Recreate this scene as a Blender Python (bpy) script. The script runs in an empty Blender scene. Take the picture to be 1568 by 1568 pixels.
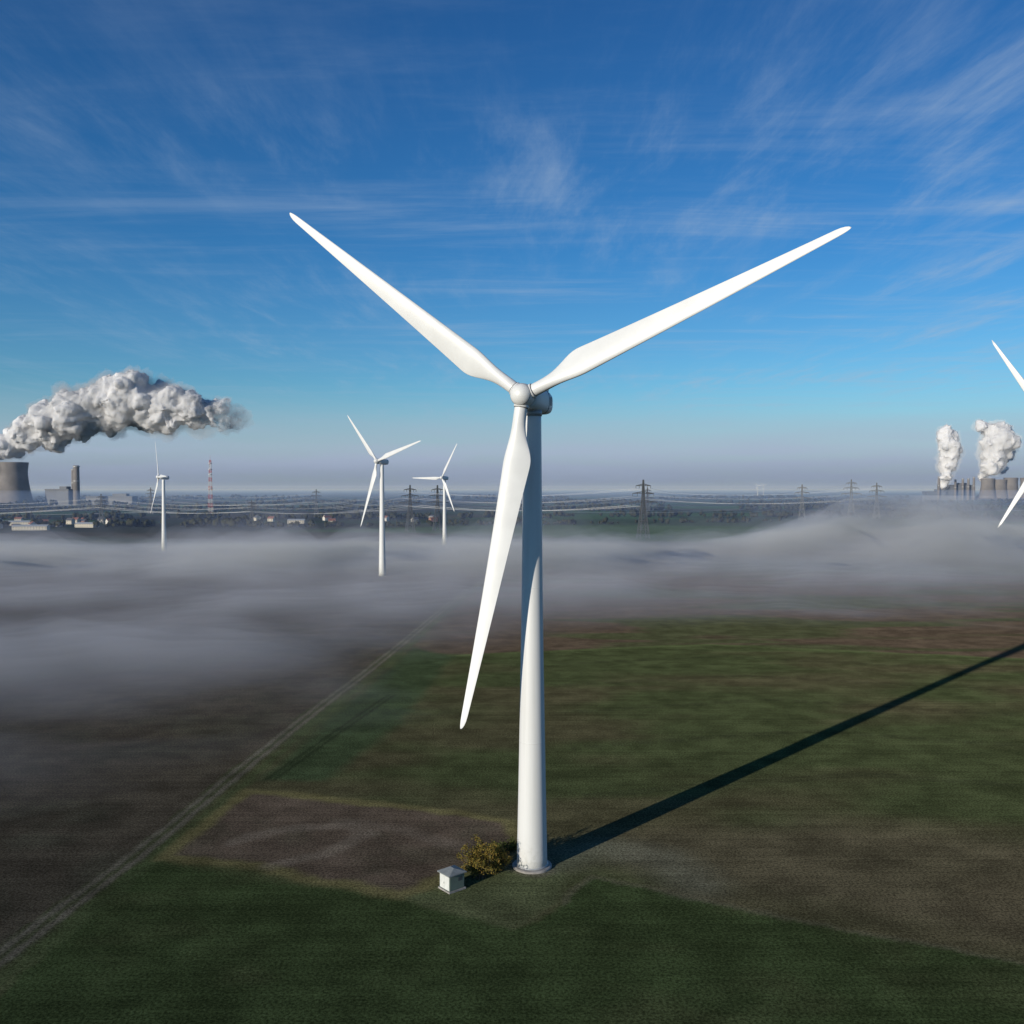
import bpy, bmesh, math, random
import numpy as np
from mathutils import Vector, Matrix, noise as mn
random.seed(7); np.random.seed(7)
scene = bpy.context.scene
COL = scene.collection
rad = math.radians

# ------------------------------------------------------------------ helpers
def link(o, parent=None):
    COL.objects.link(o)
    if parent: o.parent = parent
    return o
def mesh_obj(name, verts, faces, mat=None, parent=None, smooth=False):
    me = bpy.data.meshes.new(name)
    me.from_pydata([tuple(v) for v in verts], [], faces)
    me.update()
    if smooth:
        for p in me.polygons: p.use_smooth = True
    if mat: me.materials.append(mat)
    return link(bpy.data.objects.new(name, me), parent)
def fast_mesh(name, co, quads, mat=None, parent=None, smooth=False):
    me = bpy.data.meshes.new(name)
    me.vertices.add(len(co)); me.vertices.foreach_set("co", np.asarray(co, np.float32).ravel())
    k = quads.shape[1]
    me.loops.add(quads.size); me.loops.foreach_set("vertex_index", quads.ravel().astype(np.int32))
    me.polygons.add(len(quads)); me.polygons.foreach_set("loop_start", np.arange(0, quads.size, k, dtype=np.int32))
    me.polygons.foreach_set("loop_total", np.full(len(quads), k, np.int32))
    if smooth: me.polygons.foreach_set("use_smooth", np.ones(len(quads), bool))
    me.update(calc_edges=True)
    if mat: me.materials.append(mat)
    return link(bpy.data.objects.new(name, me), parent)
def empty(name, loc=(0,0,0)):
    e = bpy.data.objects.new(name, None); e.location = loc
    e.empty_display_size = 1
    return link(e)

class NT:
    def __init__(s, nt): s.nt = nt; s.n = nt.nodes; s.l = nt.links
    def new(s, t, **kw):
        nd = s.n.new(t)
        for k, v in kw.items(): setattr(nd, k, v)
        return nd
    def put(s, sock, v):
        if isinstance(v, bpy.types.NodeSocket): s.l.new(v, sock)
        else: sock.default_value = v
    def m(s, op, a, b=0.0, c=0.0, clamp=False):
        nd = s.new('ShaderNodeMath', operation=op); nd.use_clamp = clamp
        s.put(nd.inputs[0], a); s.put(nd.inputs[1], b); s.put(nd.inputs[2], c)
        return nd.outputs[0]
    def sstep(s, v, a, b, lo=0.0, hi=1.0):
        nd = s.new('ShaderNodeMapRange', interpolation_type='SMOOTHSTEP')
        s.put(nd.inputs['Value'], v)
        nd.inputs['From Min'].default_value = a; nd.inputs['From Max'].default_value = b
        nd.inputs['To Min'].default_value = lo; nd.inputs['To Max'].default_value = hi
        return nd.outputs[0]
    def mix(s, f, a, b, mode='MIX'):
        nd = s.new('ShaderNodeMix', data_type='RGBA', blend_type=mode)
        s.put(nd.inputs[0], f); s.put(nd.inputs[6], a); s.put(nd.inputs[7], b)
        return nd.outputs[2]
    def noise(s, vec, scale, detail=3, rough=0.5, dist=0.0):
        nd = s.new('ShaderNodeTexNoise')
        if vec is not None: s.l.new(vec, nd.inputs['Vector'])
        nd.inputs['Scale'].default_value = scale; nd.inputs['Detail'].default_value = detail
        nd.inputs['Roughness'].default_value = rough; nd.inputs['Distortion'].default_value = dist
        return nd.outputs['Fac']
    def mapping(s, vec, scale=(1,1,1), rot=(0,0,0), loc=(0,0,0)):
        nd = s.new('ShaderNodeMapping')
        s.l.new(vec, nd.inputs['Vector'])
        nd.inputs['Scale'].default_value = scale; nd.inputs['Rotation'].default_value = rot
        nd.inputs['Location'].default_value = loc
        return nd.outputs[0]

def new_mat(name):
    m = bpy.data.materials.new(name); m.use_nodes = True
    t = NT(m.node_tree); t.n.clear()
    out = t.new('ShaderNodeOutputMaterial')
    return m, t, out
def simple_mat(name, col, rough=0.6, metal=0.0, var=0.12, scale=0.5, bump=0.0):
    m, t, out = new_mat(name)
    b = t.new('ShaderNodeBsdfPrincipled')
    co = t.new('ShaderNodeTexCoord').outputs['Object']
    n = t.noise(co, scale, 4, 0.6)
    f = t.sstep(n, 0.3, 0.7, 1-var, 1+var)
    vm = t.new('ShaderNodeVectorMath', operation='SCALE')
    vm.inputs[0].default_value = col; t.l.new(f, vm.inputs['Scale'])
    t.l.new(vm.outputs[0], b.inputs['Base Color'])
    b.inputs['Roughness'].default_value = rough; b.inputs['Metallic'].default_value = metal
    if bump:
        bp = t.new('ShaderNodeBump'); bp.inputs['Strength'].default_value = bump
        t.l.new(n, bp.inputs['Height']); t.l.new(bp.outputs[0], b.inputs['Normal'])
    t.l.new(b.outputs[0], out.inputs['Surface'])
    return m

# ------------------------------------------------------------------ camera
CAMZ = 64.0
cam = bpy.data.cameras.new("camera"); camo = link(bpy.data.objects.new("camera", cam))
cam.sensor_width = 36; cam.lens = 36*1414/1568.0
cam.clip_start = 0.5; cam.clip_end = 80000
camo.location = (0, 0, CAMZ)
camo.rotation_euler = (rad(90-1.46), 0, 0)
scene.camera = camo

# ------------------------------------------------------------------ light
AZ = 43.0; EL = 12.5
sd = Vector((math.sin(rad(AZ))*math.cos(rad(EL)), math.cos(rad(AZ))*math.cos(rad(EL)), -math.sin(rad(EL))))
sun = bpy.data.lights.new("sun", 'SUN'); sun.energy = 4.4; sun.angle = rad(0.5); sun.color = (1.0, 0.92, 0.79)
suno = link(bpy.data.objects.new("sun", sun)); suno.rotation_euler = sd.to_track_quat('-Z', 'Y').to_euler()
suno.location = (-100, -100, 200)

w = bpy.data.worlds.new("World"); scene.world = w; w.use_nodes = True
t = NT(w.node_tree); t.n.clear()
wo = t.new('ShaderNodeOutputWorld'); bg = t.new('ShaderNodeBackground')
sky = t.new('ShaderNodeTexSky', sky_type='NISHITA'); sky.sun_disc = False
sky.sun_elevation = rad(EL); sky.sun_rotation = rad(180+AZ)
sky.air_density = 1.0; sky.dust_density = 0.4; sky.ozone_density = 2.5
gen = t.new('ShaderNodeTexCoord').outputs['Generated']
sp = t.new('ShaderNodeSeparateXYZ'); t.l.new(gen, sp.inputs[0])
zz = sp.outputs[2]
zc = t.m('MAXIMUM', zz, 0.03)
cb = t.new('ShaderNodeCombineXYZ')
t.l.new(t.m('DIVIDE', sp.outputs[0], zc), cb.inputs[0]); t.l.new(t.m('DIVIDE', sp.outputs[1], zc), cb.inputs[1])
pv = cb.outputs[0]
warp = t.new('ShaderNodeTexNoise'); t.l.new(pv, warp.inputs['Vector']); warp.inputs['Scale'].default_value = .4; warp.inputs['Detail'].default_value = 1
va = t.new('ShaderNodeVectorMath', operation='SCALE'); t.l.new(warp.outputs['Color'], va.inputs[0]); va.inputs['Scale'].default_value = .5
vb = t.new('ShaderNodeVectorMath', operation='ADD'); t.l.new(pv, vb.inputs[0]); t.l.new(va.outputs[0], vb.inputs[1])
pw = vb.outputs[0]
m1 = t.mapping(pw, (1.8, 0.42, 1), (0, 0, rad(44)))
c1 = t.noise(m1, 1.9, 9, 0.66, 0.15)
m1b = t.mapping(pw, (0.45, 2.0, 1), (0, 0, rad(-14)), (7, 2, 0))
c1b = t.noise(m1b, 1.2, 9, 0.64, 0.3)
m2 = t.mapping(pv, (0.5, 0.4, 1), (0, 0, rad(20)), (3.1, 1.2, 0))
c2 = t.noise(m2, 1.0, 3, 0.5, 0.3)
cir = t.m('ADD', t.m('MULTIPLY', t.sstep(c1, 0.42, 0.85), t.sstep(c2, 0.34, 0.62)), t.m('MULTIPLY', t.sstep(c1b, 0.44, 0.86), t.sstep(c2, 0.64, 0.40, 0.3, .9)))
cir = t.m('MULTIPLY', cir, t.sstep(sp.outputs[0], -0.5, 0.45, 0.45, 1.25))
cir = t.m('MULTIPLY', cir, t.sstep(zz, 0.03, 0.12))
cir = t.m('MULTIPLY', cir, t.sstep(zz, 0.28, 0.50, 1.0, 0.4))
cir = t.m('MULTIPLY', cir, 0.55, clamp=True)
tr = t.new('ShaderNodeValToRGB'); t.l.new(zz, tr.inputs[0]); e = tr.color_ramp.elements
e[0].position = 0.0; e[0].color = (.62, .95, 1.0, 1); e[1].position = .5; e[1].color = (.17, .54, .81, 1)
k = e.new(.08); k.color = (.45, .88, .99, 1); k = e.new(.25); k.color = (.22, .68, .93, 1)
skc = t.mix(1.0, sky.outputs[0], tr.outputs[0], 'MULTIPLY')
skc = t.mix(1.0, skc, (1.20, 1.10, 1.27, 1), 'MULTIPLY')
skc = t.mix(cir, skc, (3.6, 4.7, 6.2, 1))
hz = t.sstep(zz, 0.015, 0.115, 1, 0)
wob = t.noise(t.mapping(gen, (4, 4, 40)), 1.2, 4, 0.55)
hz = t.m('MULTIPLY', hz, t.sstep(wob, 0.2, 0.7, 0.75, 1.1), clamp=True)
hzc = t.mix(t.sstep(t.m('ADD', zz, t.m('MULTIPLY', wob, .02)), 0.0, 0.055), (1.9, 2.35, 3.4, 1), (3.7, 4.45, 5.9, 1))
skc = t.mix(hz, skc, hzc)
t.l.new(skc, bg.inputs[0]); bg.inputs[1].default_value = 0.1
t.l.new(bg.outputs[0], wo.inputs[0])

# ------------------------------------------------------------------ ground
def lat(seed):
    r = np.random.RandomState(seed); g = r.rand(256, 256)
    def f(x, y):
        xi = np.floor(x).astype(int); yi = np.floor(y).astype(int)
        fx = x-xi; fy = y-yi; fx = fx*fx*(3-2*fx); fy = fy*fy*(3-2*fy)
        a = g[xi % 256, yi % 256]; b = g[(xi+1) % 256, yi % 256]
        c = g[xi % 256, (yi+1) % 256]; d = g[(xi+1) % 256, (yi+1) % 256]
        return (a*(1-fx)+b*fx)*(1-fy)+(c*(1-fx)+d*fx)*fy
    return lambda x, y: (f(x, y)+0.5*f(2.03*x+11, 2.03*y+5)+0.25*f(4.1*x+3, 4.1*y+9))/1.75-0.5
N1, N2, N3 = lat(1), lat(2), lat(3)
def grow(start, step, end, k=1.12):
    o = []; v = start
    while v < end:
        step *= k; v += step; o.append(v)
    return o
xs = list(np.arange(-85, 100, 0.7)); xs += list(np.arange(xs[-1]+2.5, 330, 2.5))
xs = [-v for v in grow(85, 0.8, 40000)][::-1] + xs + grow(xs[-1], 2.6, 40000)
ys = list(np.arange(95, 215, 0.8)); ys += list(np.arange(ys[-1]+1.8, 480, 1.8))
ys = [-3000, -900, -200, 0, 40, 70, 85] + ys + grow(ys[-1], 2.0, 60000, 1.06)
xs = np.array(xs); ys = np.array(ys)
X, Y = np.meshgrid(xs, ys)
nx, ny = len(xs), len(ys)
Z = np.zeros_like(X)
co = np.stack([X.ravel(), Y.ravel(), Z.ravel()], 1)
def gridquads(nx, ny, off=0, flip=False):
    idx = np.arange(nx*ny).reshape(ny, nx)+off
    q = np.stack([idx[:-1, :-1].ravel(), idx[:-1, 1:].ravel(), idx[1:, 1:].ravel(), idx[1:, :-1].ravel()], 1)
    return q[:, ::-1] if flip else q
jx = X + 2.2*N1(X/5, Y/5) + 0.9*N2(X/1.3, Y/1.3); jy = Y + 2.2*N2(X/5+40, Y/5) + 0.9*N3(X/1.3, Y/1.3)
def sdpoly(P, x=jx, y=jy):
    d = np.full(x.shape, 1e18); ins = np.zeros(x.shape, bool); n = len(P)
    for i in range(n):
        ax, ay = P[i]; bx, by = P[(i+1) % n]
        ex, ey = bx-ax, by-ay; wx, wy = x-ax, y-ay
        tt = np.clip((wx*ex+wy*ey)/(ex*ex+ey*ey), 0, 1)
        d = np.minimum(d, (wx-ex*tt)**2+(wy-ey*tt)**2)
        c = ((ay > y) != (by > y)) & (x < (bx-ax)*(y-ay)/((by-ay) if by != ay else 1e-9)+ax)
        ins ^= c
    d = np.sqrt(d); return np.where(ins, -d, d)
def sdline(P, x=jx, y=jy):
    d = np.full(x.shape, 1e18)
    for (ax, ay), (bx, by) in zip(P[:-1], P[1:]):
        ex, ey = bx-ax, by-ay; wx, wy = x-ax, y-ay
        tt = np.clip((wx*ex+wy*ey)/(ex*ex+ey*ey), 0, 1)
        d = np.minimum(d, (wx-ex*tt)**2+(wy-ey*tt)**2)
    return np.sqrt(d)
def ss(v, a, b):
    q = np.clip((v-a)/(b-a), 0, 1); return q*q*(3-2*q)
C = np.zeros(X.shape+(3,))
def paint(mask, col):
    global C
    C = C*(1-mask[..., None]) + np.array(col)*mask[..., None]
green = (0.049, 0.069, 0.027); green2 = (0.066, 0.080, 0.034); soil = (0.078, 0.066, 0.047)
brown = (0.100, 0.080, 0.047); path = (0.155, 0.137, 0.105)
C[:] = green2
bigmix = ss(N1(X/60+7, Y/22), -0.15, 0.2)
paint(bigmix*0.6, brown)
rb = sdpoly([(6,150),(13,151.6),(31,140),(68,123),(110,108),(330,60),(330,175),(120,172),(60,178),(20,172)], X+14*N1(X/30,Y/30), Y+14*N2(X/30,Y/30))
paint((1-ss(rb, -12, 8))*.85, (0.112, 0.094, 0.058))
edge = [(-20,352),(17,362),(79,377),(191,345),(330,318)]
far = np.interp(X, [p[0] for p in edge], [p[1] for p in edge])
fm = ss(Y+4*N1(X/12, Y/12)-far, -2, 3)*ss(X, -60, -20)
paint(fm, (0.102, 0.076, 0.052))
paint(fm*ss(N2(X/90, Y/16), -0.05, 0.1)*0.7, (.062,.082,.034))
paint((1-ss(np.abs(Y+3*N1(X/12, Y/12)-far), 0.5, 3))*ss(X, -60, -20)*0.7, (0.10, 0.13, 0.05))
track = [(-82,20),(-73,100),(-69.7,125.7),(-68,140.5),(-65.9,156.8),(-64.8,168.5),(-62.1,202.5),(-59.3,236.9),(-55.6,276.7),(-50.8,320.9),(-46,374),(-34,520),(10,900)]
tx = np.interp(Y, [p[1] for p in track], [p[0] for p in track])
left = 1-ss(jx-tx, -2.5, -1)
paint(left, soil)
paint(left*ss(N2(X/14, Y/14), -0.05, 0.3)*0.5, (0.062, 0.062, 0.042))
gs = sdpoly([(-56,200),(-47,300),(-40,372),(-22,350),(-30,250),(-40,200)])
paint(1-ss(gs, -3, 2), (0.054, 0.076, 0.036))
fg = sdpoly([(-70,-300),(-64,158),(-43,150),(-17,142.5),(0,132.5),(6,138),(13,151),(20.4,147.4),(31.4,140.3),(48.3,132.3),(68.5,123.6),(110,108),(400,20),(400,-300)])
paint(1-ss(fg, -0.8, 0.8), green)
paint((1-ss(fg, -0.8, 0.8))*ss(N2(X/18, Y/10), 0.0, .3)*.6, (.066,.077,.034))
paint((1-ss(np.abs(fg), 0.1, 1.1))*0.5*(X > 8), (0.15, 0.135, 0.09))
paint((1-ss(np.abs(jx-tx-4.0), 0.6, 2.4))*0.7, (0.072, 0.092, 0.040))
hs = sdpoly([(-60.9,158),(-56.7,193.8),(-48.3,193),(-29.6,187),(-12.1,182),(-0.5,176),(3,163),(1,158),(-7,154),(-12.8,147),(-17.5,143),(-29.7,148),(-43,154.2),(-53.7,156.8)])
paint((1-ss(hs, -0.5, 2.2)), (0.155, 0.138, 0.062))
paint(1-ss(hs, -3.0, -1.2), (0.118, 0.090, 0.065))
paint((1-ss(hs, -3.0, -1.2))*ss(N3(X/8, Y/8), 0, .3)*.5, (0.085, 0.076, 0.050))
ring = sdline([(-41,155),(-33,160),(-27,170),(-33,174),(-42,172),(-50,166)])
paint((1-ss(ring, 0.8, 2.6))*0.40, (0.22, 0.185, 0.14))
rg2 = sdline([(-33,176),(-20,172),(-9,163),(-4,156)])
paint((1-ss(rg2, 0.6, 3.0))*0.4, (0.20, 0.165, 0.125))
pg = sdpoly([(-18,143.6),(-11,147.5),(-3,153),(2,160),(8,158),(9,151),(8.7,143.2),(0,132),(-8,136.3)])
paint((1-ss(pg, -1.5, 0.8))*0.85, (0.105, 0.12, 0.058))
paint((1-ss(np.hypot(jx-3.4, jy-155), 3.0, 5.5))*0.75, (0.16, 0.14, 0.105))
fr = sdline([(7,158),(16,163),(26,158),(30,148)])
paint((1-ss(fr, 1, 9))*0.45, (0.15, 0.155, 0.115))
paint((1-ss(np.abs(jx-tx), 1.6, 2.6)), (0.07, 0.076, 0.04))
paint((1-ss(np.abs(X+0.5*N1(X/3,Y/8)-tx-1.15), 0.35, 0.9))*0.75, path)
paint((1-ss(np.abs(X+0.5*N1(X/3,Y/8)-tx+1.15), 0.35, 0.9))*0.75, path)
for off in (12.0, 13.8):
    tl = np.abs(X-(tx+off)-0.10*(Y-240))
    paint((1-ss(tl, 0.3, 0.9))*0.5*(Y > 200)*(Y < 285), (0.02, 0.024, 0.014))
for kk in range(5):
    for o2 in (0, 1.9):
        ln = np.abs(Y-(far-26-kk*36-o2)-2*N1(X/40, Y/40))
        paint((1-ss(ln, 0.3, 1.0))*0.28*(X > 15)*(Y > 185), (0.03, 0.03, 0.02))
C *= (1+0.5*N3(X/9, Y/6))[..., None]
C *= 0.80
rgba = np.concatenate([np.clip(C, 0.01, 1), np.ones(X.shape+(1,))], -1).reshape(-1, 4)
m, t, out = new_mat("ground_fields")
gob = fast_mesh("ground", co, gridquads(nx, ny), m)
ca = gob.data.color_attributes.new("field_colour", 'FLOAT_COLOR', 'POINT')
ca.data.foreach_set("color", rgba.ravel())
b = t.new('ShaderNodeBsdfDiffuse'); b.inputs['Roughness'].default_value = 0.6
at = t.new('ShaderNodeAttribute', attribute_name="field_colour").outputs['Color']
pos = t.new('ShaderNodeNewGeometry').outputs['Position']
sp = t.new('ShaderNodeSeparateXYZ'); t.l.new(pos, sp.inputs[0])
vor = t.new('ShaderNodeTexVoronoi'); t.l.new(t.mapping(pos, (1, 2.0, 1), (0, 0, 0.15)), vor.inputs['Vector']); vor.inputs['Scale'].default_value = 0.0022
ramp = t.new('ShaderNodeValToRGB'); ramp.color_ramp.interpolation = 'CONSTANT'
sv = t.new('ShaderNodeSeparateColor'); t.l.new(vor.outputs['Color'], sv.inputs[0]); t.l.new(sv.outputs[0], ramp.inputs[0])
el = ramp.color_ramp.elements
el[0].color = (0.026, 0.042, 0.02, 1); el[1].position = 0.3; el[1].color = (0.048, 0.044, 0.032, 1)
e = el.new(0.55); e.color = (0.034, 0.066, 0.022, 1); e = el.new(0.8); e.color = (0.028, 0.032, 0.022, 1)
farf = t.sstep(sp.outputs[1], 650, 800)
c = t.mix(farf, at, ramp.outputs[0])
n_f = t.noise(pos, 2.4, 5, 0.85); n_m = t.noise(pos, 0.12, 4, 0.65)
rows = t.noise(t.mapping(pos, (0.012, 0.8, 1), (0, 0, rad(-7))), 1.0, 3, 0.6)
f = t.m('MULTIPLY', t.sstep(n_f, 0.36, 0.64, 0.35, 1.65), t.sstep(n_m, 0.3, 0.7, 0.78, 1.22))
f = t.m('MULTIPLY', f, t.sstep(rows, 0.35, 0.65, 0.90, 1.10))
vm = t.new('ShaderNodeVectorMath', operation='SCALE'); t.l.new(c, vm.inputs[0]); t.l.new(f, vm.inputs['Scale'])
hs_ = t.mix(t.sstep(n_f, 0.58, 0.70, 0, 0.32), vm.outputs[0], (0.15, 0.155, 0.115, 1))
t.l.new(hs_, b.inputs['Color'])
bp = t.new('ShaderNodeBump'); bp.inputs['Strength'].default_value = 0.5; bp.inputs['Distance'].default_value = 0.10
t.l.new(n_f, bp.inputs['Height']); t.l.new(bp.outputs[0], b.inputs['Normal'])
t.l.new(b.outputs[0], out.inputs['Surface'])

# ------------------------------------------------------------------ turbines
white = simple_mat("turbine_white_paint", (0.66, 0.66, 0.645), 0.42, 0, 0.04, 0.25)
tower_mat, t, out = new_mat("tower_white_paint")
b = t.new('ShaderNodeBsdfPrincipled'); b.inputs['Roughness'].default_value = 0.42
oc = t.new('ShaderNodeTexCoord').outputs['Object']
st = t.noise(t.mapping(oc, (1.2, 1.2, 0.05)), 1.0, 5, 0.6)
cc = t.mix(t.sstep(st, 0.4, 0.75, 0, 0.35), (0.66, 0.66, 0.645, 1), (0.52, 0.52, 0.49, 1))
sp = t.new('ShaderNodeSeparateXYZ'); t.l.new(oc, sp.inputs[0])
dirt = t.m('MULTIPLY', t.sstep(sp.outputs[2], 0, 7, 1, 0), t.sstep(t.noise(oc, 1.2, 5, 0.7), 0.4, 0.7, 0.05, 0.5))
cc = t.mix(dirt, cc, (0.36, 0.36, 0.31, 1))
t.l.new(cc, b.inputs['Base Color']); t.l.new(b.outputs[0], out.inputs['Surface'])
dark = simple_mat("dark_rubber", (0.05, 0.05, 0.055), 0.6)
grey = simple_mat("grey_metal", (0.35, 0.36, 0.37), 0.5, 0.2)
concrete = simple_mat("concrete", (0.30, 0.28, 0.26), 0.85, 0, 0.25, 0.8, 0.2)

def loft(rings, close=True, cap0=True, cap1=True):
    n = len(rings[0]); V = [p for r in rings for p in r]; F = []
    for i in range(len(rings)-1):
        for j in range(n):
            k = (j+1) % n
            F.append((i*n+j, i*n+k, (i+1)*n+k, (i+1)*n+j))
    if cap0: F.append(tuple(range(n))[::-1])
    if cap1: F.append(tuple((len(rings)-1)*n+j for j in range(n)))
    return V, F
def circ(r, z, n, cx=0, cy=0):
    return [Vector((cx+r*math.cos(2*math.pi*j/n), cy+r*math.sin(2*math.pi*j/n), z)) for j in range(n)]

def turbine(loc, H, R, yaw, tilt, cone, phase, ov=4.6, full=True, chordk=1.0, base_r=2.6, top_r=1.5, prebend=0.0):
    root = empty("wind_turbine", loc)
    ns = 64 if full else 20
    ps, ti = rad(yaw), rad(tilt)
    n = Vector((-math.sin(ps)*math.cos(ti), -math.cos(ps)*math.cos(ti), math.sin(ti)))
    u = Vector((math.cos(ps), -math.sin(ps), 0)); wv = n.cross(u)
    if wv.z < 0: wv = -wv
    topz = H-2.3
    prof = []
    def tr_(q): return top_r+(base_r-top_r)*(0.62*(1-q)+0.38*max(0, 1-q/0.62)**1.35)
    for i in range(41):
        q = i/40
        prof.append(circ(tr_(q), q*topz, ns))
    V, F = loft(prof); mesh_obj("tower", V, F, tower_mat, root, True)
    hubc = Vector((0, 0, H)) + n*ov
    def fr(a, x, y, o=hubc): return o + n*a + u*x + wv*y
    rings = []
    L = [(-0.9,1.75,1.7),(-1.3,1.95,1.95),(-3,2.0,2.05),(-6,2.05,2.1),(-8.2,2.0,2.05),(-9.4,1.8,1.85),(-10.0,1.35,1.4),(-10.2,0.7,0.7)]
    for a, hx, hy in L:
        rg = []
        for j in range(32):
            th = 2*math.pi*j/32; ct, st_ = math.cos(th), math.sin(th); e_ = 0.62
            rg.append(fr(a, hx*math.copysign(abs(ct)**e_, ct), hy*math.copysign(abs(st_)**e_, st_)))
        rings.append(rg)
    V, F = loft(rings); mesh_obj("nacelle", V, F, white, root, True)
    rings = []
    for a, r in [(-0.85,1.75),(-0.6,1.9),(0.3,1.95),(1.1,1.85),(1.7,1.6),(2.15,1.2),(2.4,0.75),(2.5,0.25)]:
        rings.append([fr(a, r*math.cos(2*math.pi*j/32), r*math.sin(2*math.pi*j/32)) for j in range(32)])
    V, F = loft(rings); mesh_obj("spinner", V, F, white, root, True)
    if full:
        rings = [[fr(a, r*math.cos(2*math.pi*j/48), r*math.sin(2*math.pi*j/48)) for j in range(48)] for a, r in ((1.35, 1.775), (1.42, 1.75))]
        V, F = loft(rings, cap0=False, cap1=False); mesh_obj("spinner_seam", V, F, dark, root)
        V, F = loft([circ(top_r+0.12, topz-0.5, 48), circ(top_r+0.12, topz+0.45, 48)]); mesh_obj("yaw_collar", V, F, grey, root, True)
        rings = [[fr(a, x, y) for x, y in ((-1.2,2.0),(1.2,2.0),(1.2,h),(-1.2,h))] for a, h in ((-7.0,2.5),(-7.3,2.9),(-8.6,2.9),(-8.9,2.5))]
        V, F = loft(rings); mesh_obj("roof_cooler", V, F, white, root)
        for k, x in enumerate((-0.8, 0.8)):
            rings = [[fr(-9.0+0.05*math.cos(q), x+0.05*math.sin(q), y) for q in (0,1.57,3.14,4.71)] for y in (1.9, 3.9)]
            V, F = loft(rings); mesh_obj("weather_mast_%d" % (k+1), V, F, grey, root)
        rings = []
        for a in (-6.9, -7.05):
            rg = []
            for j in range(32):
                th = 2*math.pi*j/32; ct, st_ = math.cos(th), math.sin(th); e_ = 0.62
                rg.append(fr(a, 2.06*math.copysign(abs(ct)**e_, ct), 2.11*math.copysign(abs(st_)**e_, st_)))
            rings.append(rg)
        V, F = loft(rings); mesh_obj("nacelle_seam", V, F, dark, root)
        V = [fr(-7.6, 2.075, 0.9), fr(-8.1, 2.06, 0.9), fr(-8.1, 2.06, -0.6), fr(-7.6, 2.075, -0.6)]
        mesh_obj("side_vent", V, [(0,1,2,3)], dark, root)
        V, F = loft([circ(base_r+0.75, -0.2, 64), circ(base_r+0.75, 0.25, 64), circ(base_r+0.55, 0.35, 64)]); mesh_obj("foundation", V, F, concrete, root)
        V, F = loft([circ(base_r+0.16, 0.33, 64), circ(base_r+0.16, 0.6, 64)]); mesh_obj("base_flange", V, F, grey, root, True)
        for k, q in enumerate((0.28, 0.62)):
            r = tr_(q)
            V, F = loft([circ(r+0.012, q*topz-0.06, 64), circ(r+0.012, q*topz+0.06, 64)]); mesh_obj("section_joint_%d" % (k+1), V, F, white, root, True)
    nsec = 70 if full else 22; npt = 32 if full else 14
    for k in range(3):
        th = rad(phase+120*k)
        d = u*math.cos(th)+wv*math.sin(th); tg = -u*math.sin(th)+wv*math.cos(th)
        sdir = (d*math.cos(rad(cone))+n*math.sin(rad(cone))).normalized()
        ax = sdir.cross(tg).normalized()
        if ax.dot(n) < 0: ax = -ax
        rings = []
        for i in range(nsec+1):
            q = i/nsec
            if full and q > 0.9: q = 0.9+0.1*(1-(1-(q-0.9)/0.1)**1.7)
            r = 1.2+(R-1.2)*q
            qq = r/R
            rootd = 2.15*R/55
            cmax = 4.6*R/55*chordk
            if qq < 0.21:
                s_ = max(0, min(1, (qq-0.05)/0.16)); s_ = s_*s_*(3-2*s_)
                ch = rootd+(cmax-rootd)*s_
            else:
                v = min(1, (qq-0.21)/0.79)
                ch = cmax*(1-0.80*v**0.92)
                if v > 0.955: ch *= math.sqrt(max(0.03, 1-((v-0.955)/0.045)**2))
            blend = max(0, min(1, (qq-0.035)/0.16)); blend = blend*blend*(3-2*blend)
            tk = 0.34-0.18*min(1, max(0, (qq-0.15)/0.5))
            tw = rad(11*(1-min(1, qq*1.15))**1.6 + 1)
            rg = []
            for j in range(npt):
                a = 2*math.pi*j/npt
                cx_ = 0.5*(1-math.cos(a))
                yt = 5*tk*(0.2969*math.sqrt(cx_)-0.126*cx_-0.3516*cx_**2+0.2843*cx_**3-0.1036*cx_**4)
                yy = yt if math.sin(a) >= 0 else -yt*0.75
                axx, ayy = (cx_-0.30)*ch, yy*ch
                bx, by = -math.cos(a)*rootd/2, math.sin(a)*rootd/2
                px = bx*(1-blend)+axx*blend; py = by*(1-blend)+ayy*blend
                X_ = px*math.cos(tw)-py*math.sin(tw); Y_ = px*math.sin(tw)+py*math.cos(tw)
                rg.append(hubc+sdir*r+tg*X_+ax*(-Y_+prebend*qq**2))
            rings.append(rg)
        V, F = loft(rings); mesh_obj("blade_%d" % (k+1), V, F, white, root, True)
        if full:
            rings = []
            for r_, rr in ((1.55,1.16),(1.6,1.24),(1.95,1.24),(2.0,1.16)):
                rings.append([hubc+sdir*r_+(tg*math.cos(2*math.pi*j/40)+ax*math.sin(2*math.pi*j/40))*rr for j in range(40)])
            V, F = loft(rings); mesh_obj("blade_root_ring_%d" % (k+1), V, F, white, root, True)
            rings = []
            for r_, rr in ((2.02,1.13),(2.10,1.13)):
                rings.append([hubc+sdir*r_+(tg*math.cos(2*math.pi*j/40)+ax*math.sin(2*math.pi*j/40))*rr for j in range(40)])
            V, F = loft(rings); mesh_obj("blade_gap_%d" % (k+1), V, F, dark, root, True)
    return root

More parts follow.
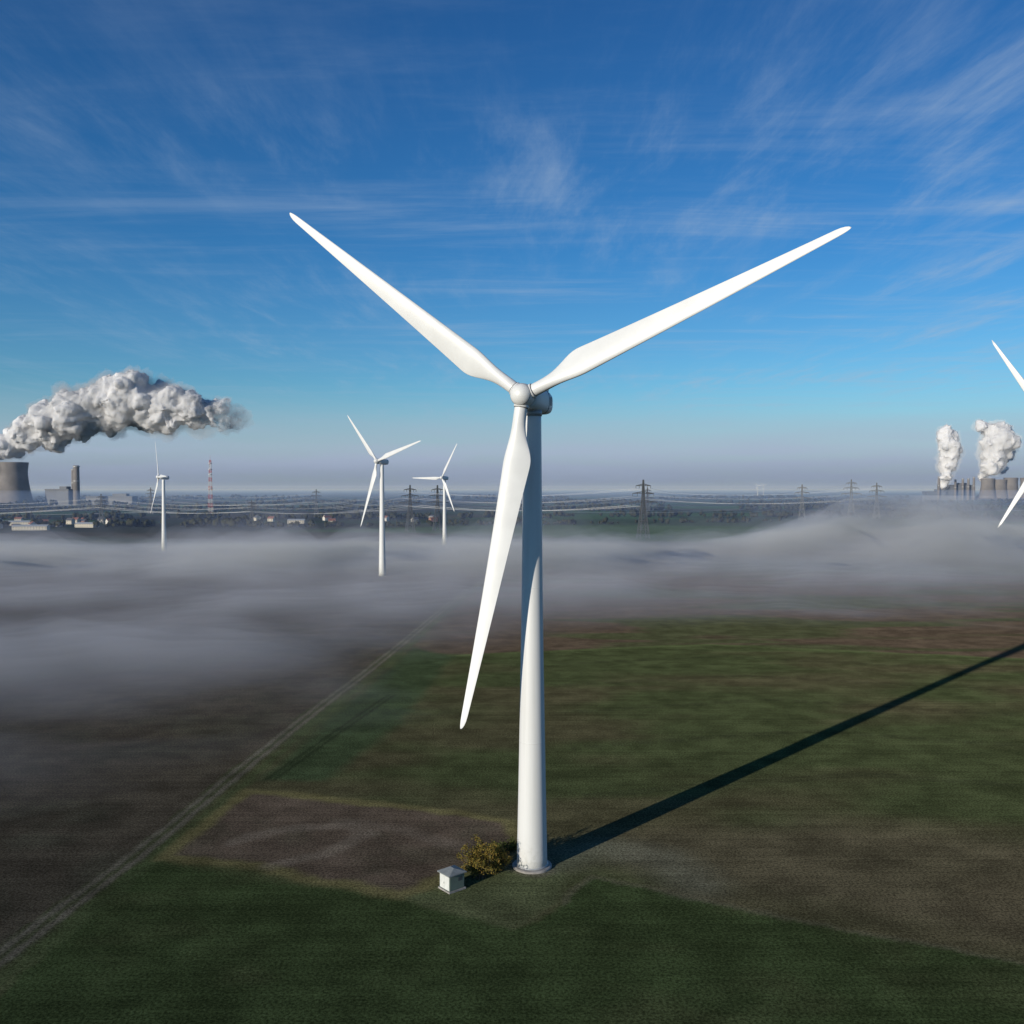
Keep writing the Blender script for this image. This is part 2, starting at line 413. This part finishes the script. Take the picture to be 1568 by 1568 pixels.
turbine((3.4, 155.0, 0), 78.9, 54.5, 22.0, 3.6, 3.5, 22.3, ov=4.2, prebend=2.0)
turbine((-352, 933, 0), 75.2, 44, 58, 4, 2, 0, full=False)
turbine((-95, 675, 0), 83.6, 50, 42, 4, 2, 15, full=False)
turbine((-76, 1040, 0), 75.8, 44, 37, 4, 2, 60, full=False)
turbine((225, 380, 0), 88, 46, 38, 4, 2, 3, full=False)
for x_, y_, h_ in ((2450, 9000, 95), (2180, 8200, 88)):
    turbine((x_, y_, 0), h_, 45, random.uniform(-40, 50), 4, 2, random.uniform(0, 120), full=False)

# ------------------------------------------------------------------ kiosk (transformer station)
k_wall = simple_mat("kiosk_white_wall", (0.62, 0.63, 0.60), 0.6, 0, 0.06, 1)
k_green = simple_mat("kiosk_green_panel", (0.13, 0.17, 0.14), 0.55, 0, 0.08, 1)
k_roof = simple_mat("kiosk_roof", (0.20, 0.215, 0.21), 0.6, 0, 0.15, 1)
def box(name, c, s, mat, parent, bev=0.02):
    bm = bmesh.new(); bmesh.ops.create_cube(bm, size=1)
    bmesh.ops.scale(bm, vec=s, verts=bm.verts)
    if bev: bmesh.ops.bevel(bm, geom=bm.edges[:], offset=bev, segments=2, affect='EDGES')
    me = bpy.data.meshes.new(name); bm.to_mesh(me); bm.free(); me.materials.append(mat)
    o = link(bpy.data.objects.new(name, me), parent); o.location = c; return o
# local -X carries the white doors and faces the low sun; local -Y is the green flank
ks = empty("transformer_kiosk", (-9.6, 146.3, 0)); ks.rotation_euler = (0, 0, rad(40))
box("plinth", (0, 0, 0.1), (3.3, 3.1, 0.3), concrete, ks)
box("walls", (0, 0, 1.45), (2.9, 2.7, 2.4), k_green, ks)
box("door_panel", (-1.465, 0, 1.43), (0.03, 2.5, 2.2), k_wall, ks, 0.005)
box("door_leaf_1", (-1.495, -0.61, 1.4), (0.03, 1.17, 2.0), k_wall, ks, 0.005)
box("door_leaf_2", (-1.495, 0.61, 1.4), (0.03, 1.17, 2.0), k_wall, ks, 0.005)
box("door_handle", (-1.53, 0.12, 1.3), (0.05, 0.05, 0.3), dark, ks, 0.005)
box("flank_panel", (0, -1.365, 1.45), (2.7, 0.03, 2.2), k_green, ks, 0.005)
for i in range(6):
    box("vent_slat_%d" % (i+1), (0.6, -1.39, 1.6+i*0.11), (0.8, 0.03, 0.06), dark, ks, 0.004)
V = [(-1.75,-1.65,2.66),(1.75,-1.65,2.66),(1.75,1.65,2.66),(-1.75,1.65,2.66),(-1.75,-1.65,2.8),(1.75,-1.65,2.8),(1.75,1.65,2.8),(-1.75,1.65,2.8),(0,-0.5,3.4),(0,0.5,3.4)]
F = [(3,2,1,0),(0,1,5,4),(1,2,6,5),(2,3,7,6),(3,0,4,7),(4,5,8),(5,6,9,8),(6,7,9),(7,4,8,9)]
mesh_obj("roof", V, F, k_roof, ks)

# ------------------------------------------------------------------ shrubs
def leaf_mat(name, c1, c2):
    m, t, out = new_mat(name)
    b = t.new('ShaderNodeBsdfDiffuse')
    pos = t.new('ShaderNodeNewGeometry').outputs['Position']
    f = t.sstep(t.noise(pos, 1.8, 5, 0.75), 0.35, 0.65)
    t.l.new(t.mix(f, (*c1, 1), (*c2, 1)), b.inputs['Color'])
    t.l.new(b.outputs[0], out.inputs['Surface']); return m
bark = simple_mat("bark", (0.09, 0.07, 0.05), 0.9)
leafA = leaf_mat("autumn_leaves", (0.20, 0.12, 0.03), (0.12, 0.12, 0.03))
leafB = leaf_mat("green_leaves", (0.05, 0.07, 0.02), (0.09, 0.10, 0.03))
def shrub(name, loc, rx, h, nl, lm, nb=26, lsz=0.16):
    root = empty(name, loc); V = []; F = []; LV = []; LF = []
    tips = []
    def limb(p, d, L, r, depth):
        n_ = 4; pts = [p]
        for i in range(n_):
            d = (d+Vector((random.gauss(0, .16), random.gauss(0, .16), random.gauss(0, .1)+.03))).normalized(); p = p+d*L/n_; pts.append(p)
        rings = []
        for i, q in enumerate(pts):
            rr = r*(1-0.75*i/n_); a_ = d.orthogonal().normalized(); b_ = d.cross(a_)
            rings.append([q+(a_*math.cos(x)+b_*math.sin(x))*rr for x in (0, 1.26, 2.51, 3.77, 5.03)])
        v, f = loft(rings); o = len(V); V.extend(v); F.extend([tuple(i+o for i in q) for q in f])
        tips.append(pts[2]); tips.append(pts[3]); tips.append(pts[-1])
        if depth:
            for _ in range(3):
                s = random.choice(pts[1:]); dd = (d+Vector((random.gauss(0, .6), random.gauss(0, .6), random.gauss(0, .4)))).normalized()
                limb(s, dd, L*0.55, r*0.5, depth-1)
    for i in range(nb):
        a = random.uniform(0, 6.28); sp_ = random.uniform(0.1, 0.9)
        d = Vector((math.cos(a)*sp_*rx/h*1.2, math.sin(a)*sp_*rx/h*1.2, 1)).normalized()
        p0 = Vector((math.cos(a)*rx*0.4*random.random(), math.sin(a)*rx*0.4*random.random(), -0.05))
        limb(p0, d, h*random.uniform(0.6, 0.95), 0.07, 2)
    mesh_obj("branches", V, F, bark, root)
    for i in range(nl):
        c = random.choice(tips)+Vector((random.gauss(0, .22), random.gauss(0, .22), random.gauss(0, .2)))
        if c.z < 0.15: c.z = 0.15+random.random()*0.3
        a_ = Vector((random.gauss(0, 1), random.gauss(0, 1), random.gauss(0, 1))).normalized(); b_ = a_.orthogonal().normalized()
        s = lsz*random.uniform(.6, 1.3); o = len(LV)
        LV += [c-a_*s, c-b_*s*.55, c+a_*s, c+b_*s*.55]; LF.append((o, o+1, o+2, o+3))
    mesh_obj("leaves", LV, LF, lm, root)
shrub("autumn_shrub", (-5.2, 150.0, 0), 2.6, 4.3, 5200, leafA, 22)
shrub("autumn_shrub", (-2.0, 153.5, 0), 1.6, 2.6, 1500, leafA, 12)
shrub("low_shrub", (-2.6, 158.5, 0), 1.6, 2.0, 1200, leafB, 12)
shrub("low_shrub", (-0.5, 161.5, 0), 1.3, 1.5, 800, leafB, 10)

# ------------------------------------------------------------------ distant trees
ico = bmesh.new(); bmesh.ops.create_icosphere(ico, subdivisions=1, radius=1)
iv = np.array([v.co[:] for v in ico.verts]); ifc = np.array([[v.index for v in f.verts] for f in ico.faces]); ico.free()
def tree_mass(name, spots, mat):
    V = []; F = []; o = 0
    for (x, y, r, h) in spots:
        for c in range(3):
            s = np.array([r*random.uniform(.5, .9), r*random.uniform(.5, .9), h*random.uniform(.3, .45)])
            v = iv*s*(1+np.random.uniform(-.28, .28, (len(iv), 1)))
            v = v+np.array([x+random.gauss(0, r*.4), y+random.gauss(0, r*.4), h*random.uniform(.35, .68)])
            V.append(v); F.append(ifc+o); o += len(iv)
    return fast_mesh(name, np.concatenate(V), np.concatenate(F), mat)
treem = leaf_mat("distant_foliage", (0.03, 0.036, 0.02), (0.055, 0.052, 0.028))
spots = []
def belt(x0, y0, x1, y1, wd, n, h0, h1):
    for i in range(n):
        q = random.random(); g = mn.noise(Vector((q*14+x0, y0*0.01, 0)))
        if g < -0.18: continue
        h = random.uniform(h0, h1)*(1+0.5*g)
        spots.append((x0+(x1-x0)*q+random.gauss(0, 3), y0+(y1-y0)*q+random.uniform(-wd, wd), h*0.45, h))
belt(-1500, 1450, -420, 1560, 35, 330, 7, 15)
belt(-1300, 1900, 100, 2000, 60, 300, 8, 16)
belt(-420, 1500, 500, 1750, 20, 140, 5, 12)
belt(100, 2100, 1900, 1900, 60, 280, 8, 17)
belt(-2600, 2600, 2600, 2800, 120, 900, 10, 20)
belt(-3500, 3600, 3500, 3900, 250, 900, 12, 22)
belt(-5000, 5200, 5500, 5600, 400, 1100, 14, 26)
tree_mass("distant_trees", spots, treem)
def hill(x, y, rx, ry, h):
    V = []; F = []; n_, k_ = 60, 16
    for j in range(k_):
        for i in range(n_):
            a = i/(n_-1)*2-1; b_ = j/(k_-1)*2-1
            z_ = h*max(0, 1-a*a)**1.2*max(0, 1-b_*b_)*(1+.35*mn.noise(Vector((a*4+x, b_*3, 0))))
            V.append((x+a*rx, y+b_*ry, z_-.5))
    for j in range(k_-1):
        for i in range(n_-1): F.append((j*n_+i, j*n_+i+1, (j+1)*n_+i+1, (j+1)*n_+i))
    mesh_obj("hill", V, F, treem, None, True)
hill(-2300, 3000, 900, 250, 30)

# ------------------------------------------------------------------ village
wallm = [simple_mat("render_wall", (0.6, 0.57, 0.52), .8), simple_mat("brick_wall", (0.3, 0.15, 0.1), .85), simple_mat("cream_wall", (0.5, 0.46, 0.38), .8)]
roofm = [simple_mat("tile_roof_red", (0.22, 0.09, 0.06), .8), simple_mat("slate_roof", (0.09, 0.09, 0.1), .7), simple_mat("metal_roof", (0.38, 0.40, 0.42), .5)]
winm = simple_mat("window_glass", (0.05, 0.06, 0.08), .15)
def house(name, x, y, L, W, h, rh, rot, wm, rm):
    r = empty(name, (x, y, 0)); r.rotation_euler = (0, 0, rot)
    V = [(-L/2,-W/2,0),(L/2,-W/2,0),(L/2,W/2,0),(-L/2,W/2,0),(-L/2,-W/2,h),(L/2,-W/2,h),(L/2,W/2,h),(-L/2,W/2,h),(-L/2,0,h+rh),(L/2,0,h+rh)]
    mesh_obj("walls", V, [(0,1,5,4),(1,2,6,9,5),(2,3,7,6),(3,0,4,8,7)], wm, r)
    e = 0.6; t_ = 0.25
    V = [(-L/2-e,-W/2-e,h-0.1),(L/2+e,-W/2-e,h-0.1),(L/2+e,0,h+rh+t_),(-L/2-e,0,h+rh+t_),(L/2+e,W/2+e,h-0.1),(-L/2-e,W/2+e,h-0.1)]
    mesh_obj("roof", V, [(0,1,2,3),(3,2,4,5)], rm, r)
    V = []; F = []
    for s in range(max(2, int(L/4))):
        cx_ = -L/2+(s+.5)*L/max(2, int(L/4))
        for z0 in ((1.0, h-2.0) if h > 5 else (1.0,)):
            o = len(V); V += [(cx_-.6,-W/2-.02,z0),(cx_+.6,-W/2-.02,z0),(cx_+.6,-W/2-.02,z0+1.3),(cx_-.6,-W/2-.02,z0+1.3)]; F.append((o,o+1,o+2,o+3))
    mesh_obj("windows", V, F, winm, r)
for i in range(34):
    x_ = random.uniform(-1020, -700) if i < 24 else random.uniform(-650, -150)
    y_ = random.uniform(1330, 1800) if i < 24 else random.uniform(1650, 2000)
    house("village_house", x_, y_, random.uniform(10, 18), random.uniform(8, 11), random.uniform(4, 7), random.uniform(3, 4.5), random.uniform(-1, 1), random.choice(wallm), random.choice(roofm[:2]))
for x_, y_, L_, rt in ((-900, 1440, 46, .2), (-830, 1470, 30, -.1), (-395, 1690, 30, .1), (-960, 1500, 38, 0.05), (-860,1600,60,.1), (-740, 1420, 50, .15), (-700, 1520, 34, -.2), (-1000, 1700, 80, .1)):
    house("farm_shed", x_, y_, L_, 16, 6, 2.2, rt, wallm[2], roofm[2])

# ------------------------------------------------------------------ lattice pylons, mast, wires
steel = simple_mat("galvanised_steel", (0.10, 0.105, 0.11), .6, .2)
redm = simple_mat("mast_red", (0.40, 0.07, 0.05), .6); whm = simple_mat("mast_white", (0.5, 0.5, 0.49), .6)
def strut(V, F, a, b, r):
    a = Vector(a); b = Vector(b); d = (b-a).normalized(); p = d.orthogonal().normalized(); q = d.cross(p); o = len(V)
    for c in (a, b):
        for x, y in ((1,0),(0,1),(-1,0),(0,-1)): V.append(c+(p*x+q*y)*r)
    for j in range(4): F.append((o+j, o+(j+1)%4, o+4+(j+1)%4, o+4+j))
def pylon(loc, H, rot, r=0.34, arms=((0.62, 15), (0.77, 11.5), (0.90, 8))):
    root = empty("power_pylon", loc); root.rotation_euler = (0, 0, rot)
    V = []; F = []
    def hw(q): return (0.085*H*(1-q/0.6)+0.024*H*(q/0.6)) if q < 0.6 else 0.024*H*(1-(q-.6)/.4*0.75)
    lv = [0, .16, .31, .44, .54, .62, .695, .77, .835, .90, 1.0]
    for a, b in zip(lv[:-1], lv[1:]):
        ca_ = [(s*hw(a), t_*hw(a), a*H) for s, t_ in ((1,1),(-1,1),(-1,-1),(1,-1))]
        cb_ = [(s*hw(b), t_*hw(b), b*H) for s, t_ in ((1,1),(-1,1),(-1,-1),(1,-1))]
        for j in range(4):
            strut(V, F, ca_[j], cb_[j], r*1.3); strut(V, F, ca_[j], cb_[(j+1)%4], r*.6); strut(V, F, ca_[(j+1)%4], cb_[j], r*.6)
            strut(V, F, cb_[j], cb_[(j+1)%4], r*.7)
    mesh_obj("lattice_body", V, F, steel, root); V = []; F = []
    for q, L in arms:
        L = L*H/60; z = q*H; hh = 0.03*H
        for s in (1, -1):
            w_ = hw(q); e_ = (s*L, 0, z)
            for t_ in (1, -1):
                strut(V, F, (s*w_, t_*w_, z), e_, r); strut(V, F, (s*w_, t_*w_, z+hh), e_, r)
                for i in range(1, 4):
                    f_ = i/4; a_ = (s*(w_+(L-w_)*f_), t_*w_*(1-f_), z); b_ = (s*(w_+(L-w_)*f_), t_*w_*(1-f_), z+hh*(1-f_)); strut(V, F, a_, b_, r*.6)
            strut(V, F, e_, (s*L, 0, z-0.045*H), r*.6); strut(V, F, (s*L*.55, 0, z), (s*L*.55, 0, z-0.045*H), r*.6)
    mesh_obj("cross_arms", V, F, steel, root)
PY = {'a': ((167, 1175), 75, 0.25), 'b': ((-149, 1350), 69, 0.4), 'c': ((-113, 1400), 69, 0.4), 'd': ((581, 1850), 72, -.3), 'e': ((753, 2050), 84, -.3),
      'f': ((-732, 1645), 54, .3), 'g': ((-426, 2010), 62, .2), 'h': ((-1500, 1750), 60, .2), 'i': ((1700, 2300), 70, -.2), 'j': ((-440, 1560), 44, .3),
      'k': ((330, 2250), 66, .1), 'l': ((-900, 2300), 66, .1), 'm': ((770, 1950), 76, -.3)}
for k, (p, H_, r_) in PY.items(): pylon((p[0], p[1], 0), H_, r_, .5 if p[1] < 1500 else .65)
V = []; F = []
def wires(k1, k2, rr=0.10):
    (p, H1, r1), (q, H2, r2) = PY[k1], PY[k2]
    for fr_, L in ((.575, 15), (.725, 11.5), (.855, 8), (.575, 8.2)):
        for s in (1, -1):
            a = Vector((p[0]+s*L*H1/60*math.cos(r1), p[1]+s*L*H1/60*math.sin(r1), fr_*H1)); b = Vector((q[0]+s*L*H2/60*math.cos(r2), q[1]+s*L*H2/60*math.sin(r2), fr_*H2))
            sag = 0.022*(b-a).length; prev = a
            for i in range(1, 21):
                f_ = i/20; c = a.lerp(b, f_); c.z -= sag*4*f_*(1-f_)
                c.z = max(c.z, 6); strut(V, F, prev, c, rr); prev = c
for a, b in (('h','f'),('f','j'),('j','b'),('b','a'),('a','d'),('d','i'),('h','g'),('g','c'),('c','e'),('l','g'),('g','k'),('k','m')): wires(a, b)
mesh_obj("power_lines", V, F, simple_mat("aluminium_wire", (0.4, 0.41, 0.43), .5, .2))
rm = empty("radio_mast", (-702, 2150, 0)); H_ = 130; nseg = 13
for cname, mt, par in (("red_sections", redm, 0), ("white_sections", whm, 1)):
    V = []; F = []
    for i in range(nseg):
        if i % 2 != par: continue
        for sub in range(2):
            a, b = (i+sub/2)/nseg, (i+(sub+1)/2)/nseg
            ha, hb = 5.0*(1-a)+1.6*a, 5.0*(1-b)+1.6*b
            A = [(s*ha, t_*ha, a*H_) for s, t_ in ((1,1),(-1,1),(-1,-1),(1,-1))]; B = [(s*hb, t_*hb, b*H_) for s, t_ in ((1,1),(-1,1),(-1,-1),(1,-1))]
            for j in range(4):
                strut(V, F, A[j], B[j], .34); strut(V, F, A[j], B[(j+1)%4], .17); strut(V, F, A[(j+1)%4], B[j], .17)
    mesh_obj(cname, V, F, mt, rm)
for k, (z_, r_) in enumerate(((122, 4.5), (108, 5), (96, 4.5), (64, 6.0))):
    Vv, Ff = loft([circ(r_, z_, 12), circ(r_, z_+1.4, 12)]); mesh_obj("platform_%d" % (k+1), Vv, Ff, whm, rm)
V, F = loft([circ(.3, 129, 6), circ(.15, 141, 6)]); mesh_obj("aerial", V, F, redm, rm)

# ------------------------------------------------------------------ power stations
ctm = simple_mat("cooling_tower_concrete", (0.17, 0.155, 0.145), .9, 0, .2, .02)
def cooling_tower(x, y, H, rt):
    r = empty("cooling_tower", (x, y, 0)); rings = []
    for i in range(31):
        q = i/30; k_ = rt*(0.93+0.52*max(0, .78-q)**1.6+0.10*max(0, q-.78)/.22*.7)
        rings.append(circ(k_, 10+q*(H-10), 48))
    V, F = loft(rings, cap0=False, cap1=False)
    o = mesh_obj("shell", V, F, ctm, r, True); sm = o.modifiers.new("t", 'SOLIDIFY'); sm.thickness = 1.5
    V = []; F = []; rb_ = rt*(0.93+0.52*.78**1.6)
    for j in range(36):
        a, b2 = 2*math.pi*j/36, 2*math.pi*(j+1)/36
        strut(V, F, (rb_*1.03*math.cos(a), rb_*1.03*math.sin(a), 0), (rb_*math.cos(b2), rb_*math.sin(b2), 10), .7)
        strut(V, F, (rb_*1.03*math.cos(b2), rb_*1.03*math.sin(b2), 0), (rb_*math.cos(a), rb_*math.sin(a), 10), .7)
    mesh_obj("legs", V, F, ctm, r)
cooling_tower(-1890, 3500, 163, 54)
cooling_tower(-2040, 3650, 160, 54)
for x_, h_ in ((2575, 118), (2700, 122), (2640, 112), (2790, 122)): cooling_tower(x_, 5000, h_, 36)
def chimney(x, y, H, r_):
    r = empty("power_station_chimney", (x, y, 0))
    V, F = loft([circ(r_*(1.15-.2*i/8), H*i/8, 24) for i in range(9)]); mesh_obj("stack", V, F, ctm, r, True)
    for k, q in enumerate((.6, .96)):
        V, F = loft([circ(r_*1.18, H*q, 24), circ(r_*1.18, H*q+3, 24)]); mesh_obj("gallery_%d" % (k+1), V, F, grey, r)
chimney(-1650, 3500, 151, 11); chimney(-1690, 3560, 140, 7)
for x_ in (2310, 2400, 2440, 2470, 2500): chimney(x_, 5000, random.uniform(100, 130), 6)
boil = simple_mat("boiler_house_cladding", (0.13, 0.14, 0.16), .7, 0, .15, .02)
for nm, x_, y_, L_, W_, h_ in (("boiler_house", -1740, 3560, 90, 60, 58), ("boiler_house", 2420, 5050, 160, 70, 80), ("turbine_hall", -1560, 3600, 180, 50, 30), ("turbine_hall", 2300, 5030, 110, 50, 45)):
    r = empty(nm, (x_, y_, 0)); box("walls", (0, 0, h_/2), (L_, W_, h_), boil, r, .5); box("roof", (0, 0, h_+2.1), (L_+2, W_+2, 4), boil, r, .3)
    box("penthouse", (L_*.2, 0, h_+9), (L_*.3, W_*.6, 10), boil, r, .3)

# ------------------------------------------------------------------ steam plumes (billowing core + thin vapour volume)
def billow(name, blobs, vox, disp, mat, parent, grow_=1.0):
    bm = bmesh.new(); rs = random.Random(5)
    for (x, y, z, r) in blobs:
        bmesh.ops.create_icosphere(bm, subdivisions=3, radius=r*grow_, matrix=Matrix.Translation((x, y, z)))
        for k in range(22):
            d = Vector((rs.gauss(0, 1), rs.gauss(0, 1), rs.gauss(0, 1))).normalized()
            rr = r*rs.uniform(.20, .46)*grow_; c = Vector((x, y, z))+d*(r*.84)
            bmesh.ops.create_icosphere(bm, subdivisions=2, radius=rr, matrix=Matrix.Translation(c))
    me = bpy.data.meshes.new("tmp"); bm.to_mesh(me); bm.free()
    o = bpy.data.objects.new("tmp", me); COL.objects.link(o)
    md = o.modifiers.new("r", 'REMESH'); md.mode = 'VOXEL'; md.voxel_size = vox
    dg = bpy.context.evaluated_depsgraph_get(); me2 = bpy.data.meshes.new_from_object(o.evaluated_get(dg))
    bpy.data.objects.remove(o)
    nr = [v.normal.copy() for v in me2.vertices]
    for v, n_ in zip(me2.vertices, nr):
        p = v.co
        s = mn.noise(p*(1/90))*1.0+abs(mn.noise(p*(1/42)))*1.1+abs(mn.noise(p*(1/20)))*.6+abs(mn.noise(p*(1/10)))*.3
        v.co = p+n_*disp*(s-.6)
    me2.name = name; me2.materials.clear(); me2.materials.append(mat)
    for p in me2.polygons: p.use_smooth = True
    return link(bpy.data.objects.new(name, me2), parent)
def core_mat(name, xa=None, xb=None):
    m, t, out = new_mat(name)
    pos = t.new('ShaderNodeTexCoord').outputs['Object']
    df = t.new('ShaderNodeBsdfDiffuse'); df.inputs['Color'].default_value = (.95, .94, .95, 1)
    tl = t.new('ShaderNodeBsdfTranslucent'); tl.inputs['Color'].default_value = (.94, .94, .96, 1)
    bmp = t.new('ShaderNodeBump'); bmp.inputs['Strength'].default_value = .6; bmp.inputs['Distance'].default_value = 9
    t.l.new(t.noise(pos, 1/22, 5, .65), bmp.inputs['Height']); t.l.new(bmp.outputs[0], df.inputs['Normal'])
    mx = t.new('ShaderNodeMixShader'); mx.inputs[0].default_value = .33; t.l.new(df.outputs[0], mx.inputs[1]); t.l.new(tl.outputs[0], mx.inputs[2])
    sh = mx.outputs[0]
    if xa is not None:
        sp = t.new('ShaderNodeSeparateXYZ'); t.l.new(pos, sp.inputs[0])
        fade = t.sstep(sp.outputs[0], xa, xb, 0, 1)
        n_ = t.noise(pos, 1/55, 6, .68)
        al = t.sstep(t.m('SUBTRACT', t.m('ADD', n_, .42), t.m('MULTIPLY', fade, .60)), .32, .66, 0, 1)
        tp = t.new('ShaderNodeBsdfTransparent'); m2_ = t.new('ShaderNodeMixShader')
        t.l.new(al, m2_.inputs[0]); t.l.new(tp.outputs[0], m2_.inputs[1]); t.l.new(sh, m2_.inputs[2]); sh = m2_.outputs[0]
    t.l.new(sh, out.inputs['Surface']); return m
vap, t, out = new_mat("steam_vapour")
v = t.new('ShaderNodeVolumeScatter'); v.inputs['Color'].default_value = (1, 1, 1, 1); v.inputs['Density'].default_value = .009; v.inputs['Anisotropy'].default_value = -0.28
t.l.new(v.outputs[0], out.inputs['Volume'])
bl = [(-1940,200,40),(-1878,220,54),(-1804,262,64),(-1718,307,84),(-1631,344,100),(-1544,368,108),(-1458,395,108),(-1408,440,78),(-1359,368,104),(-1272,356,92),(-1186,351,78),(-1099,344,64),(-1037,331,38),(-1990,190,60),(-1700,262,55),(-1600,285,55)]
bl = [(x, 3450+random.uniform(-30, 30), z, r) for x, z, r in bl]
sp1 = empty("steam_plume")
billow("core", [(x, y, z, r*.86) for x, y, z, r in bl], 7, 22, core_mat("steam_core", -1400, -940), sp1)
billow("vapour", bl+[(-1010, 3450, 322, 34), (-1150, 3440, 300, 50), (-1300, 3450, 285, 40)], 11, 32, vap, sp1, 1.07)
b2 = [(2335,90,24),(2338,130,34),(2345,180,45),(2348,235,55),(2352,290,62),(2350,335,58),(2345,368,40),(2560,125,32),(2570,180,54),(2590,240,70),(2610,305,82),(2620,365,70),(2565,395,44),(2665,390,52),(2695,320,52),(2690,250,46),(2670,180,36)]
b2 = [(x, 5000+random.uniform(-30, 30), z, r) for x, z, r in b2]
sp2 = empty("steam_plume")
billow("core", [(x, y, z, r*.84) for x, y, z, r in b2], 8, 22, core_mat("steam_core_b"), sp2)
billow("vapour", b2, 11, 30, vap, sp2, 1.14)

# ------------------------------------------------------------------ fog and haze: homogeneous volumes in shaped meshes
def volbox(name, x0, x1, y0, y1, z0, z1, mat):
    V = [(x0,y0,z0),(x1,y0,z0),(x1,y1,z0),(x0,y1,z0),(x0,y0,z1),(x1,y0,z1),(x1,y1,z1),(x0,y1,z1)]
    return mesh_obj(name, V, [(3,2,1,0),(4,5,6,7),(0,1,5,4),(1,2,6,5),(2,3,7,6),(3,0,4,7)], mat)
def hazemat(name, col, d):
    m, t, out = new_mat(name)
    v = t.new('ShaderNodeVolumeScatter'); v.inputs['Color'].default_value = col; v.inputs['Density'].default_value = d
    t.l.new(v.outputs[0], out.inputs['Volume']); return m
volbox("haze_layer", -30000, 30000, 700, 30000, -3, 58, hazemat("low_haze", (.115, .165, .285, 1), .00038))
volbox("haze_layer", -40000, 40000, 1200, 50000, -5, 170, hazemat("high_haze", (.20, .26, .385, 1), .00011))

def fogmat(name, d, col=(.80, .83, 1.0, 1)):
    m, t, out = new_mat(name)
    v = t.new('ShaderNodeVolumeScatter'); v.inputs['Color'].default_value = col; v.inputs['Density'].default_value = d
    t.l.new(v.outputs[0], out.inputs['Volume']); return m
fx = np.arange(-1300, 1500, 7.0); fy = []
q = 150.0
while q < 1800: fy.append(q); q += 4.0+q*0.004
fy = np.array(fy)
FX, FY = np.meshgrid(fx, fy)
M1, M2, M3, M4 = lat(11), lat(12), lat(13), lat(14)
wx = FX+60*M1(FX/150, FY/150); wy = FY+60*M2(FX/150, FY/150)
big = M1(wx/330+3, wy/260)+.5
mid = M2(wx/120, wy/85)+.5
fine = M3(wx/45, wy/32)+.5
fin2 = M4(wx/18, wy/14)+.5
yw = FY+(big-.5)*380
near = yw-ss(FX, -100, 120)*90
mk = ss(near, 150, 820)*(1-ss(yw-40*ss(FX, 300, 600), 800, 1130))
lowm = ss(near, 170, 420)*(1-ss(yw, 800, 1130))
sh_ = ss(.5*mid+.25*fine+.13*fin2+.45*(big-.5), .26, .74)
Hh = lowm*(2.2+5.5*sh_)+mk*(4+30*sh_*(.5+big))-1.5*(1-lowm)
bankm = np.exp(-((FX-430)/125)**2-((FY-1010)/210)**2)+.55*np.exp(-((FX-690)/120)**2-((FY-1300)/170)**2)
bankm = np.clip(bankm-.03, 0, 2)
Hh = Hh+bankm*(18+44*ss(.5*mid+.3*fine+.2*fin2, .30, .68))
def fog_layer(name, Hm, mat, parent, lo):
    nx_, ny_ = len(fx), len(fy); bz = lo-.5
    Hm = np.clip(Hm, lo, 57).copy()
    Hm[0, :] = Hm[-1, :] = lo; Hm[:, 0] = Hm[:, -1] = lo
    Hm = np.where(np.abs(Hm) < .02, .03, Hm)
    top = np.stack([FX.ravel(), FY.ravel(), Hm.ravel()], 1)
    nt_ = nx_*ny_
    cof = top.copy(); cof[:, 2] = bz
    co2 = np.concatenate([top, cof])
    idx = np.arange(nt_).reshape(ny_, nx_); sides = []
    for line, rev in ((idx[0, :], 0), (idx[-1, :], 1), (idx[:, 0], 1), (idx[:, -1], 0)):
        a, b_ = line[:-1], line[1:]
        s_ = np.stack([a, a+nt_, b_+nt_, b_], 1); sides.append(s_[:, ::-1] if rev else s_)
    Q = np.concatenate([gridquads(nx_, ny_), gridquads(nx_, ny_, nt_, True)]+sides)
    return fast_mesh(name, co2, Q, mat, parent)
fogp = empty("fog_bank")
# thin ragged veil above the fog deck softens its upper edge
veil = Hh*1.15+np.clip(mk*14*ss(.6*mid+.4*big, .3, .7), 0, 14)+1.5*lowm
fog_layer("veil", veil, fogmat("fog_veil", .0013), fogp, -0.5)
fog_layer("upper_fog", Hh, fogmat("fog_thin", .0044), fogp, -0.7)
fog_layer("middle_fog", Hh*.66-1, fogmat("fog_mid", .0056), fogp, -0.9)
fog_layer("low_fog", Hh*.36-1, fogmat("fog_low", .008), fogp, -1.1)

scene.view_settings.view_transform = 'Standard'
scene.view_settings.look = 'None'
scene.view_settings.exposure = 0
